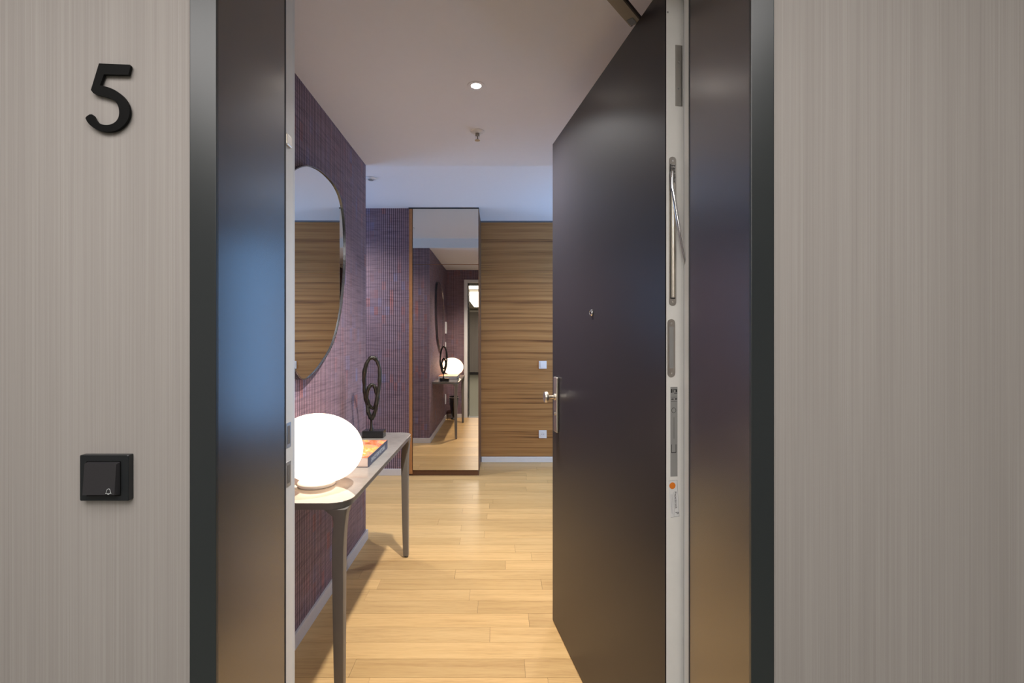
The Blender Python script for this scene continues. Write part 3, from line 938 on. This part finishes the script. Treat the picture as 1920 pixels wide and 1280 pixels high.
# ------------------------------------------------------------------ ceiling fittings
dl = empty('downlight', (-0.10, 2.13, CL)); tag(dl, 'lit round recessed downlight in the hall ceiling', 'light')
s = bmesh.new(); lathe(s, [(0.022, -0.001), (0.036, -0.003), (0.040, -0.0015), (0.040, 0.0)], (-0.10, 2.13, CL), (0, 0, 1), 40)
obj('ring', s, MAT['ceiling'], dl, smooth=True)
s = bmesh.new(); lathe(s, [(0.0, -0.003), (0.012, -0.0025), (0.022, -0.001)], (-0.10, 2.13, CL), (0, 0, 1), 32)
obj('lens', s, MAT['lens'], dl, smooth=True)
sp = empty('sprinkler', (-0.115, 2.60, CL)); tag(sp, 'small pendent fire sprinkler hanging from the hall ceiling', 'sprinkler')
o_ = (-0.115, 2.60, CL)
s = bmesh.new(); lathe(s, [(0.0, 0), (0.038, 0), (0.037, -0.003), (0.026, -0.009), (0.016, -0.011), (0.0, -0.011)], o_, (0, 0, 1), 36)
obj('escutcheon', s, MAT['plastic'], sp, smooth=True)
s = bmesh.new(); lathe(s, [(0.0, -0.011), (0.011, -0.011), (0.011, -0.020), (0.008, -0.024), (0.004, -0.028), (0.003, -0.046), (0.0, -0.046)], o_, (0, 0, 1), 24)
obj('nozzle', s, MAT['grey_rail'], sp, smooth=True)
s = bmesh.new()
for sx in (-1, 1):
    tube(s, spline([(o_[0] + sx * 0.010, o_[1], CL - 0.018), (o_[0] + sx * 0.011, o_[1], CL - 0.028), (o_[0] + sx * 0.007, o_[1], CL - 0.040), (o_[0] + sx * 0.002, o_[1], CL - 0.047)], False, 4), 0.0016, seg=8)
obj('yoke', s, MAT['chrome'], sp, smooth=True)
s = bmesh.new()
for i in range(12):
    a = 2 * math.pi * i / 12
lathe(s, [(0.0, -0.046), (0.013, -0.047), (0.015, -0.049), (0.0, -0.049)], o_, (0, 0, 1), 24)
obj('deflector', s, MAT['steel'], sp, smooth=True)
so = (-0.985, 3.70, CH)
sd = empty('smoke_detector', so); tag(sd, 'flat round white detector on the higher ceiling above the plum wall corner', 'detector')
s = bmesh.new(); lathe(s, [(0.0, 0), (0.045, 0), (0.045, -0.006), (0.038, -0.012), (0.0, -0.012)], so, (0, 0, 1), 36)
obj('housing', s, MAT['plastic'], sd, smooth=True)
s = bmesh.new(); lathe(s, [(0.0, -0.012), (0.022, -0.012), (0.020, -0.018), (0.0, -0.018)], so, (0, 0, 1), 28)
obj('cap', s, MAT['label'], sd, smooth=True)

# ------------------------------------------------------------------ console table
TX0, TX1, TY0, TY1, TZ = XW + 0.002, -0.516, 1.645, 2.885, 0.735
con = empty('console_table', ((TX0 + TX1) / 2, (TY0 + TY1) / 2, 0)); tag(con, 'slim taupe console table on two front legs against the plum wall', 'table')
def top_pts(i, r):
    pts = [(TX0, TY1 - i), (TX0, TY0 + i)]
    for cx, cy, a0 in ((TX1 - i - r, TY0 + i + r, -90), (TX1 - i - r, TY1 - i - r, 0)):
        for kk in range(11):
            a = math.radians(a0 + 9 * kk)
            pts.append((cx + r * math.cos(a), cy + r * math.sin(a)))
    return pts
s = bmesh.new(); loft(s, [[(x, y, TZ - 0.006) for x, y in top_pts(0.002, 0.073)], [(x, y, TZ - 0.004) for x, y in top_pts(0, 0.075)], [(x, y, TZ - 0.0005) for x, y in top_pts(0, 0.075)], [(x, y, TZ) for x, y in top_pts(0.0008, 0.074)]])
obj('tabletop', s, MAT['top'], con)
# apron: a rim following the top
s = bmesh.new()
A, B = top_pts(0.004, 0.071), top_pts(0.020, 0.055)
vs = [[s.verts.new((x, y, z)) for x, y in pp] for pp, z in ((A, TZ - 0.0062), (A, TZ - 0.024), (B, TZ - 0.024), (B, TZ - 0.0062))]
n = len(A)
for a in range(4):
    P_, Q_ = vs[a], vs[(a + 1) % 4]
    for i in range(n):
        s.faces.new((P_[i], P_[(i + 1) % n], Q_[(i + 1) % n], Q_[i]))
obj('apron', s, MAT['taupe'], con)
LZ = TZ - 0.0245
for name_y, yc, sy in ((TY0, TY0 + 0.0235, 1), (TY1, TY1 - 0.0235, -1)):
    loops = []
    for i in range(25):
        z = 0.008 + (LZ - 0.008) * (i / 24.0) ** 0.9 if i < 24 else LZ
        f = z / LZ
        h = 0.014 + 0.0062 * min(1.0, z / 0.6) ** 0.6
        e = max(0.0, (z - (LZ - 0.055)) / 0.055)
        fl_ = 0.045 * (1 - math.sqrt(max(0.0, 1 - e * e)))      # swelling into the apron
        ox = TX1 - 0.021 + 0.013 * max(0, (f - 0.75) / 0.25) ** 2
        oy = (TY0 + 0.012 if sy > 0 else TY1 - 0.012) - sy * 0.006 * max(0, (f - 0.75) / 0.25) ** 2
        x0, x1 = ox - 2 * h - fl_, ox
        y0, y1 = oy, oy + sy * (2 * h + fl_ * 0.9)
        cx, cy = (x0 + x1) / 2, (y0 + y1) / 2
        r = 0.003 + 0.012 * max(0, (f - 0.93) / 0.07)
        r = min(r, abs(x1 - x0) / 2.05)
        pts = rr_pts(cx, cy, abs(x1 - x0) / 2, abs(y1 - y0) / 2, r, 4)
        loops.append([(p, q, z) for p, q in pts])
    s = bmesh.new(); loft(s, loops)
    lg = obj('leg', s, MAT['taupe'], con, smooth=True)
    ox = TX1 - 0.021; oy = TY0 + 0.012 if sy > 0 else TY1 - 0.012
    s = bmesh.new(); lathe(s, [(0.0, 0.0), (0.0105, 0.0), (0.0115, 0.002), (0.0115, 0.008), (0.0, 0.008)], (ox - 0.0125, oy + sy * 0.0125, 0.0), (0, 0, 1), 20)
    obj('foot_pad', s, MAT['gap'], lg, smooth=True)

# ------------------------------------------------------------------ opal globe lamp
lx, ly = -0.703, 1.855
lamp = empty('table_lamp', (lx, ly, TZ)); tag(lamp, 'glowing opal glass pebble lamp on the near end of the console', 'lamp')
s = bmesh.new(); lathe(s, [(0.0, 0.0005), (0.068, 0.0005), (0.070, 0.003), (0.070, 0.013), (0.066, 0.017), (0.0, 0.017)], (lx, ly, TZ), (0, 0, 1), 48)
obj('base', s, MAT['lampwhite'], lamp, smooth=True)
s = bmesh.new(); lathe(s, [(0.0, -0.0003), (0.066, -0.0003), (0.066, 0.0005)], (lx, ly, TZ + 0.0006), (0, 0, 1), 48)
obj('base_pad', s, MAT['gap'], lamp)
s = bmesh.new()
bmesh.ops.create_uvsphere(s, u_segments=64, v_segments=36, radius=1.0)
for v in s.verts:
    x, y, z = v.co
    # flattened pebble, fuller low on the +x side, its bottom cut flat on the base
    e = 0.93
    sx = math.copysign(abs(x) ** e, x); sy_ = math.copysign(abs(y) ** e, y)
    zz = z * 0.130
    xx = sx * 0.158 + 0.015 - 0.018 * z * (1 if z > 0 else 0.6)
    yyv = sy_ * 0.140
    v.co = (lx + xx, ly + yyv, TZ + 0.143 + max(zz, -0.1265) + 0.006 * x * 0)
obj('globe', s, MAT['opal'], lamp, smooth='all')
s = bmesh.new()
tube(s, spline([(lx - 0.066, ly - 0.02, TZ + 0.006), (lx - 0.10, ly - 0.055, TZ + 0.003), (lx - 0.13, ly - 0.08, TZ + 0.0025), (XW + 0.012, ly - 0.08, TZ + 0.0025)], False, 8), 0.0025, seg=8)
obj('cord', s, MAT['cord'], lamp, smooth=True)
s = box(lx - 0.098, lx - 0.060, ly - 0.058, ly - 0.036, TZ + 0.0003, TZ + 0.008)
bmesh.ops.rotate(s, verts=s.verts[:], cent=(lx - 0.07, ly - 0.045, 0), matrix=Matrix.Rotation(math.radians(38), 3, 'Z'))
obj('cord_exit', s, MAT['lampwhite'], lamp, bevel=0.001)

# ------------------------------------------------------------------ book
BX0, BX1, BY0, BY1, BZ0, BZ1 = -0.835, -0.570, 2.10, 2.462, TZ + 0.0003, TZ + 0.0435
bk = empty('coffee_table_book', (-0.70, 2.28, TZ)); tag(bk, 'thick navy-spined book with an orange patterned cover lying on the console', 'book')
obj('pages', box(BX0 + 0.004, BX1 - 0.004, BY0 + 0.004, BY1 - 0.004, BZ0 + 0.0022, BZ1 - 0.0022), MAT['paper'], bk)
obj('front_cover', box(BX0, BX1 - 0.0032, BY0, BY1, BZ1 - 0.002, BZ1), MAT['cover'], bk, bevel=0.0005)
obj('back_cover', box(BX0, BX1 - 0.0032, BY0, BY1, BZ0, BZ0 + 0.002), MAT['spine'], bk, bevel=0.0005)
s = box(BX1 - 0.003, BX1, BY0, BY1, BZ0, BZ1)
spn = obj('spine', s, MAT['spine'], bk, bevel=0.001)
# lettering runs along the spine, bottom towards the table
text('DANCE FOR VICTORIE', 0.0255, MAT['letters'], spn, frame_mtx((BX1 + 0.0001, BY0 + 0.045, BZ0 + 0.0125), (0, 1, 0), (0, 0, 1)), 0.0001, xs=0.98)
# pale broken flecks printed on the cover near its front edge
s = bmesh.new()
rc = random.Random(3)
for i in range(26):
    fx = BX1 - 0.175 + 0.0135 * (i % 9) + rc.uniform(-0.003, 0.003); fy = BY0 + 0.03 + 0.028 * (i // 9) + rc.uniform(-0.006, 0.006)
    bx(s, fx, fx + rc.uniform(0.004, 0.010), fy, fy + rc.uniform(0.006, 0.016), BZ1 + 0.00005, BZ1 + 0.0002)
obj('cover_print', s, MAT['letters'], bk)

# ------------------------------------------------------------------ linked-ring sculpture
SY = 2.745
sc = empty('ring_sculpture', (-0.7125, SY, TZ)); tag(sc, 'black cast metal sculpture of interlinked rings on a block base behind the book', 'sculpture')
obj('base', box(-0.772, -0.653, 2.712, 2.782, TZ + 0.0003, TZ + 0.0405), MAT['base_black'], sc, bevel=0.0015)
def sp_(px, py, dy=0.0):
    return ((px - 935) * SY / 900.0, SY + dy, CAM_H - (py - 634) * SY / 900.0)
s = bmesh.new()
c0 = sp_(696.5, 806)
zt = sp_(0, 784)[2]
lathe(s, [(0.0, 0.0), (0.013, 0.0), (0.012, 0.006), (0.0075, 0.018), (0.0062, 0.04), (0.0068, zt - TZ - 0.0405), (0.0, zt - TZ - 0.0405)], (c0[0], SY, TZ + 0.0405), (0, 0, 1), 20)
obj('stem', s, MAT['bronze_black'], sc, smooth=True)
def ring(pts, rad, closed=True, tag_='ring'):
    P_ = spline([sp_(*p) for p in pts], closed, 8)
    R_ = [rad * (1 + 0.12 * math.sin(i * 0.33) + 0.08 * math.sin(i * 0.91 + 1)) for i in range(len(P_))]
    s = bmesh.new(); tube(s, P_, R_, closed=closed, seg=14)
    return obj(tag_, s, MAT['bronze_black'], sc, smooth='all')
ring([(696.5, 784, 0.0), (690, 773, 0.010), (687, 760, 0.018), (684, 742, 0.012), (683, 722, 0.0), (684, 702, -0.012), (688, 683, -0.014), (695, 671, -0.004),
      (703, 673, 0.012), (709, 687, 0.02), (711, 706, 0.012), (711, 724, 0.0), (709, 742, -0.010), (707, 757, -0.014), (703, 773, -0.008)], 0.0112, True, 'outer_ring')
ring([(697.5, 721, -0.006), (692.5, 727, -0.016), (689.5, 741, -0.014), (690.5, 755, -0.002), (696, 765, 0.008), (702, 762, 0.012), (705.5, 749, 0.008), (705, 735, 0.004), (702, 724, 0.0)], 0.0098, True, 'inner_ring')
ring([(689, 760, 0.0), (691, 772, -0.008), (697, 785, 0.0), (702, 774, 0.004), (706, 757, 0.01)], 0.0098, False, 'lower_link')

# dark vase on the floor under the near end of the console (seen in the tall mirror)
vx, vy = -0.72, 1.36
vs_ = empty('floor_vase', (vx, vy, 0)); tag(vs_, 'glossy black vase on the floor near the entrance, visible only in the tall mirror', 'vase')
s = bmesh.new(); lathe(s, [(0.0, 0.0), (0.05, 0.0), (0.052, 0.01), (0.03, 0.03), (0.035, 0.07), (0.055, 0.16), (0.070, 0.26), (0.075, 0.34), (0.072, 0.37), (0.066, 0.37), (0.062, 0.30), (0.04, 0.12), (0.0, 0.08)], (vx, vy, 0), (0, 0, 1), 36)
obj('body', s, MAT['vase'], vs_, smooth=True)
s = bmesh.new(); tube(s, [(vx + 0.074 * math.cos(a * math.pi / 16), vy + 0.074 * math.sin(a * math.pi / 16), 0.352) for a in range(32)], 0.003, closed=True, seg=8)
obj('gilt_band', s, MAT['nickel'], vs_, smooth='all')
